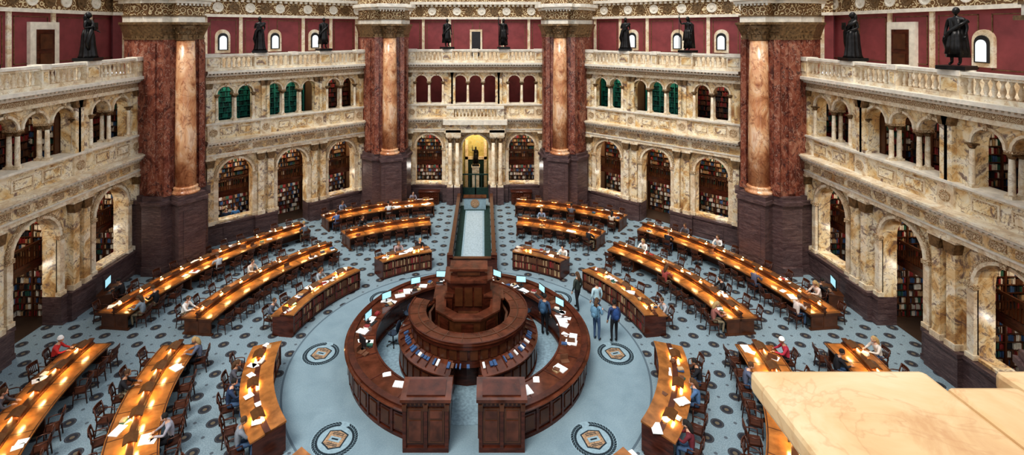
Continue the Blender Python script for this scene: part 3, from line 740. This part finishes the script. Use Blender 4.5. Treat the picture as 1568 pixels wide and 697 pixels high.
def hand(mb,w,d,side,mi=0):
    w=Vector(w);d=Vector(d).normalized(); up=Vector((0,0,1)) if abs(d.z)<.8 else Vector((0,1,0))
    sdv=d.cross(up).normalized(); nrm=sdv.cross(d)
    mb.tube([w-d*.01,w+d*.03,w+d*.07,w+d*.09],[.022,.032,.036,.03],8,mi)
    for i,(o,L) in enumerate(((-.027,.065),(-.009,.078),(.009,.072),(.027,.056))):
        p=w+d*.08+sdv*o
        mb.tube([p,p+d*L*.45-nrm*.004,p+d*L*.8-nrm*.016,p+d*L-nrm*.03],[.0095,.009,.008,.006],5,mi)
    p=w+d*.03+sdv*side*.03
    mb.tube([p,p+d*.025+sdv*side*.022,p+d*.055+sdv*side*.03],[.011,.01,.007],5,mi)
def person_mesh(pose,hair='short',pack=False):
    mb=MB(); v2=lambda a:(a,a)
    if pose=='sit':
        J={'pelvis':((0,0,.57),(.165,.13)),'waist':((0,.02,.74),(.14,.11)),'chest':((0,.08,.93),(.165,.12)),'nb':((0,.14,1.07),(.075,.07)),'neck':((0,.17,1.15),(.052,.052))}
        arm={-1:((.25,.25,.83),(.1,.50,.84)),1:((.25,.27,.83),(.13,.46,.84))}; sh=(.18,.11,1.04); hip=(.09,.05,.54); kn=(.12,.45,.53); an=(.12,.40,.1); toe=(.13,.55,.045)
        hc=Vector((0,.22,1.255)); tilt=-.45
    else:
        J={'pelvis':((0,0,.95),(.16,.115)),'waist':((0,0,1.12),(.135,.1)),'chest':((0,0,1.31),(.17,.115)),'nb':((0,0,1.46),(.075,.07)),'neck':((0,.01,1.54),(.052,.052))}
        sh=(.18,0,1.42); hip=(.09,0,.9); toe=(.11,.15,.04)
        arm={-1:((.25,-.02,1.14),(.25,.08,.9)),1:((.25,-.02,1.14),(.25,.08,.9))}; kn=(.1,.03,.5); an=(.1,0,.09); hc=Vector((0,.03,1.64)); tilt=-.1
        if pose=='bent': arm[1]=((.25,.0,1.15),(.14,.24,1.2)); arm[-1]=((.24,-.05,1.15),(.2,.2,1.05))
        if pose=='raise': arm[1]=((.32,.1,1.38),(.34,.2,1.62))
    E=[('pelvis','waist',1),('waist','chest',1),('chest','nb',1),('nb','neck',0)]
    for s,t in ((-1,'l'),(1,'r')):
        f=lambda p:(p[0]*s,p[1],p[2])
        kk,aa,tt=kn,an,toe
        if pose=='walk': dy=.16*s; kk=(kn[0],kn[1]+dy*.6,kn[2]); aa=(an[0],an[1]+dy,an[2]); tt=(toe[0],toe[1]+dy,toe[2])
        el,wr=arm[s]
        J['sh'+t]=(f(sh),v2(.068)); J['el'+t]=(f(el),v2(.047)); J['wr'+t]=(f(wr),v2(.03))
        J['hip'+t]=(f(hip),v2(.092)); J['kn'+t]=(f(kk),v2(.062)); J['an'+t]=(f(aa),v2(.042)); J['toe'+t]=(f(tt),(.042,.032))
        E+=[('chest','sh'+t,1),('sh'+t,'el'+t,1),('el'+t,'wr'+t,1),('pelvis','hip'+t,2),('hip'+t,'kn'+t,2),('kn'+t,'an'+t,2),('an'+t,'toe'+t,3)]
        hand(mb,f(wr),Vector(f(wr))-Vector(f(el)) if pose!='sit' else Vector((-s*.25,1,-.12)),-s)
    vs,fs,lab=skinbody(J,E)
    o=len(mb.v)
    for v in vs: mb.v.append(v)
    for f_,l in zip(fs,lab): mb.f.append([i+o for i in f_]); mb.mi.append(l); mb.sm.append(True)
    M=Matrix.Translation(hc)@Matrix.Rotation(tilt,4,'X')
    def face(q):
        q=q.copy()
        if q.z<0: q.x*=1+q.z*.28
        if q.z<0 and q.y<0: q.y*=1+q.z*.35
        return q
    mb.ell((0,0,0),(.078,.098,.118),0,16,12,M,fn=face)
    mb.ell((0,.1,-.02),(.013,.022,.026),0,8,6,M); mb.ell((0,.088,-.058),(.024,.008,.007),5,8,4,M)
    for s in (-1,1):
        mb.ell((s*.03,.085,.012),(.014,.01,.008),6,8,6,M); mb.ell((s*.03,.093,.012),(.006,.005,.006),4,6,4,M)
        mb.ell((s*.03,.088,.032),(.02,.007,.004),4,6,4,M); mb.ell((s*.08,0,-.01),(.012,.022,.032),0,8,6,M)
    H=M@Matrix.Translation((0,-.018,.02))@Matrix.Rotation(.35,4,'X')
    mb.ell((0,0,0),(.088,.102,.112),4,16,8,H,zmin=-.25)
    if hair=='long': mb.tube([M@Vector((0,-.07,.03)),M@Vector((0,-.1,-.08)),M@Vector((0,-.09,-.22)),M@Vector((0,-.08,-.3))],[.07,.08,.07,.03],10,4)
    if hair=='hat':
        mb.ell((0,0,.01),(.095,.112,.12),7,16,8,H,zmin=.0); mb.lathe([(.1,0),(.125,-.02),(.1,.02)],(0,.0,.02),16,7,True,H)
    if pack:
        z=1.25 if pose!='sit' else .85
        mb.ell((0,-.2,z),(.15,.11,.24),8,14,10)
        mb.ell((0,-.29,z-.08),(.1,.05,.11),8,10,8)
        for s in (-1,1): mb.tube([(s*.1,-.15,z+.17),(s*.1,-.02,z+.22),(s*.11,.12,z+.08),(s*.12,.1,z-.1),(s*.12,-.12,z-.18)],[.017]*5,6,8)
    return mb.mesh('person',[SIENA]*9)
SK=[simple('skin_light',(.62,.38,.27),.5,0,.05),simple('skin_tan',(.42,.23,.14),.5,0,.05),simple('skin_dark',(.16,.08,.05),.5,0,.05)]
_cc={}
def cloth(c):
    if c not in _cc: _cc[c]=simple('fabric_%d'%len(_cc),c,.85,0,.15,8)
    return _cc[c]
HB,HBR,HBL=cloth((.015,.012,.01)),cloth((.09,.045,.02)),cloth((.4,.27,.12))
EYE=simple('eye_white',(.8,.8,.8),.3,0,.02); LIP=simple('lips',(.4,.12,.1),.5,0,.05)
TM={}
def person(pose,hair,pack,x,y,rz,shirt,pants,skin=0,hc=None,z=0,packc=(.02,.03,.06),hat=(.85,.85,.83),name='person'):
    key=(pose,hair,pack)
    if key not in TM: TM[key]=person_mesh(*key)
    me=TM[key].copy()
    for i,m in enumerate([SK[skin],cloth(shirt),cloth(pants),HB,hc or HB,LIP,EYE,cloth(hat),cloth(packc)]): me.materials[i]=m
    return place(name,me,(x,y,z),rz,None,1.08 if pose!='sit' else 1.04)
JEAN=(.06,.11,.2); BLK=(.012,.012,.016); KH=(.25,.2,.13)
person('stand','short',True,3.45,1.3,-.5,(.03,.06,.12),BLK,1,z=.012,packc=(.04,.1,.18),name='standing_visitor')
person('walk','long',False,5.35,3.4,.6,(.04,.05,.04),BLK,0,HBR,name='standing_visitor')
person('walk','short',False,6.1,2.5,.3,(.45,.62,.68),JEAN,0,HBR,name='standing_visitor')
person('bent','long',True,5.75,.95,-.7,(.16,.3,.42),JEAN,0,HBR,packc=(.12,.24,.34),name='standing_visitor')
person('stand','short',True,6.5,.8,.15,(.03,.05,.12),BLK,1,packc=(.02,.06,.18),name='standing_visitor')
R=Matrix.Translation((-13.09,14.5,0))@Matrix.Rotation(D(42.5),4,'Z')
for dx,c in ((-4.1,(.03,.05,.1)),(-3.5,(.1,.3,.6))):
    p=R@Vector((dx,1.0,.02)); person('stand','short',False,p.x,p.y,D(42.5)+pi*.9,c,BLK,0,z=.02,name='standing_visitor')
seated=[(100,528,(.55,.04,.04),'hat'),(187,572,BLK,'short'),(357,605,(.02,.04,.09),'short'),(303,465,(.8,.8,.78),'short'),(265,450,BLK,'short'),
 (495,420,(.3,.35,.4),'long'),(410,402,(.6,.55,.5),'short'),(525,318,(.15,.2,.3),'long'),(550,340,BLK,'short'),(610,372,(.4,.3,.3),'long'),
 (855,376,(.7,.7,.68),'short'),(975,368,(.7,.72,.7),'long'),(1004,410,(.3,.06,.05),'long'),(1097,436,BLK,'short'),(1218,436,(.6,.5,.45),'long'),
 (1255,463,(.6,.5,.45),'short'),(1198,530,(.4,.03,.06),'hat'),(1062,565,BLK,'short'),(1048,650,(.14,.02,.03),'long'),(1340,530,(.6,.55,.5),'long'),
 (912,348,BLK,'short'),(830,318,(.2,.25,.35),'short'),(1043,352,(.1,.1,.12),'short'),(1075,360,(.65,.65,.65),'long'),(448,345,(.1,.12,.15),'short'),(640,300,(.2,.2,.25),'short'),
 (580,312,(.6,.6,.6),'short'),(500,330,(.1,.15,.3),'short'),(650,372,BLK,'short'),(930,325,(.6,.5,.4),'long'),(880,312,(.1,.1,.12),'short'),(1010,365,BLK,'short'),
 (1150,415,(.1,.1,.15),'short'),(440,470,(.1,.12,.16),'short'),(350,400,(.4,.42,.45),'short'),(1075,600,(.08,.16,.3),'long'),(0,630,(.4,.05,.05),'short'),(390,575,(.08,.08,.1),'long'),(1000,455,(.4,.4,.42),'short'),
 (290,520,(.12,.14,.2),'long'),(1160,560,(.1,.12,.18),'short'),(60,590,(.1,.1,.12),'long'),(240,640,(.3,.3,.35),'short'),(1120,470,(.3,.12,.1),'long'),(230,480,(.25,.3,.35),'long'),(1300,545,BLK,'short'),(340,660,(.2,.22,.25),'short')]
used=set()
for i,(px,py,c,h) in enumerate(seated):
    z=774*12.8/(py-45); X0=.65+(px-740)*z/774; Y0=z-21.8
    best=min((j for j in range(len(chairs)) if j not in used),key=lambda j:(chairs[j][0]-X0)**2+(chairs[j][1]-Y0)**2)
    used.add(best); x,y,rz,_=chairs[best]
    person('sit',h,False,x,y,rz,c,random.choice((JEAN,BLK,KH)),random.choice((0,0,1)),random.choice((HB,HBR,HBR,HBL)),name='seated_reader')
for s in (-1,1):
    x,y=s*17.55,3.75; rz=(D(100) if s<0 else -D(100))
    place('library_chair',cm,(x,y,0),rz); person('sit','short',False,x,y,rz,BLK,BLK,1,name='seated_reader')
# ------------------------------------------------------------------ statues
def statue_mesh(pose):
    mb=MB(); t=person_mesh(pose,'long' if pose!='stand' else 'short')
    o=len(mb.v)
    for v in t.vertices: mb.v.append(v.co.copy())
    for p in t.polygons: mb.f.append([i+o for i in p.vertices]); mb.mi.append(0); mb.sm.append(True)
    if pose=='bent':
        mb.lathe([(.31,.0),(.27,.1),(.22,.5),(.2,.85),(.15,1.1)],(0,0,0),40,0,True,None,.12,9)
        mb.tube([(-.22,-.02,1.42),(-.05,.15,1.25),(.16,.18,1.0),(.24,.1,.6),(.2,.12,.3)],[.09,.08,.08,.1,.05],8,0)
        mb.box((.05,.3,1.22),(.2,.05,.28),0)
    elif pose=='raise':
        mb.lathe([(.25,.5),(.22,.7),(.19,.95),(.15,1.1)],(0,0,0),36,0,True,None,.1,9)
        mb.lathe([(.28,.1),(.25,.5),(.22,1.0),(.21,1.35),(.08,1.48)],(0,-.14,0),36,0,True,None,.1,7)
        mb.tube([(.34,.25,.0),(.34,.25,1.95)],[.018,.018],6,0)
    else:
        mb.lathe([(.27,.35),(.23,.6),(.19,.9),(.15,1.1)],(0,-.01,0),36,0,True,None,.1,8)
        mb.lathe([(.28,.25),(.24,.7),(.2,1.1),(.21,1.38),(.08,1.48)],(0,-.1,0),36,0,True,None,.12,6)
        mb.tube([(-.25,-.05,1.35),(-.1,.13,1.2),(.12,.14,1.0),(.26,.0,.75),(.24,-.05,.45)],[.07,.06,.06,.08,.05],8,0)
    mb.b(-.36,.36,-.36,.36,-.12,.0,0)
    return mb.mesh('bronze_statue',[BRONZE])
sts=[statue_mesh(p) for p in ('bent','stand','raise')]
order=[1,2, 0,1, 0,2, 2,0, 0,1]; i=0
for (nm,sp,hl,kind,loc,rz) in bays:
    k=sp/3.8; R=Matrix.Translation(loc)@Matrix.Rotation(rz,4,'Z')
    for q in (-2.3*k,2.3*k):
        p=R@Vector((q,-.22,12.42+.16)); place('bronze_statue',sts[order[i]],p,rz+pi+random.uniform(-.5,.5),None,1.3); i+=1
mb=MB(); mb.b(-.3,.3,21.0,21.6,.05,2.3,0); mb.b(-.36,.36,20.94,21.66,2.3,2.4,0); mb.obj('statue_pedestal',[CREAM])
place('bronze_statue',sts[2],(0,21.3,2.5),pi,None,.85)
# ------------------------------------------------------------------ lights / world
w=bpy.data.worlds.new('World'); scene.world=w; w.use_nodes=True
bg=w.node_tree.nodes['Background']; bg.inputs[0].default_value=(.90,.94,1,1); bg.inputs[1].default_value=1.0
s=bpy.data.lights.new('soft_daylight','SUN'); s.energy=2.3; s.angle=D(22); s.color=(1,.96,.89)
so=bpy.data.objects.new('soft_daylight',s); scene.collection.objects.link(so); so.rotation_euler=(D(28),D(-14),0)
# ------------------------------------------------------------------ camera
cd=bpy.data.cameras.new('camera'); co=bpy.data.objects.new('camera',cd); scene.collection.objects.link(co)
co.location=(.65,-21.8,14); co.rotation_euler=(pi/2,0,0)
cd.sensor_width=36; cd.lens=774/1568*36; cd.shift_x=.028; cd.shift_y=-.1936; cd.clip_start=.05; cd.clip_end=300
scene.camera=co
scene.view_settings.view_transform='Standard'
try: scene.view_settings.look='Medium High Contrast'
except Exception: pass
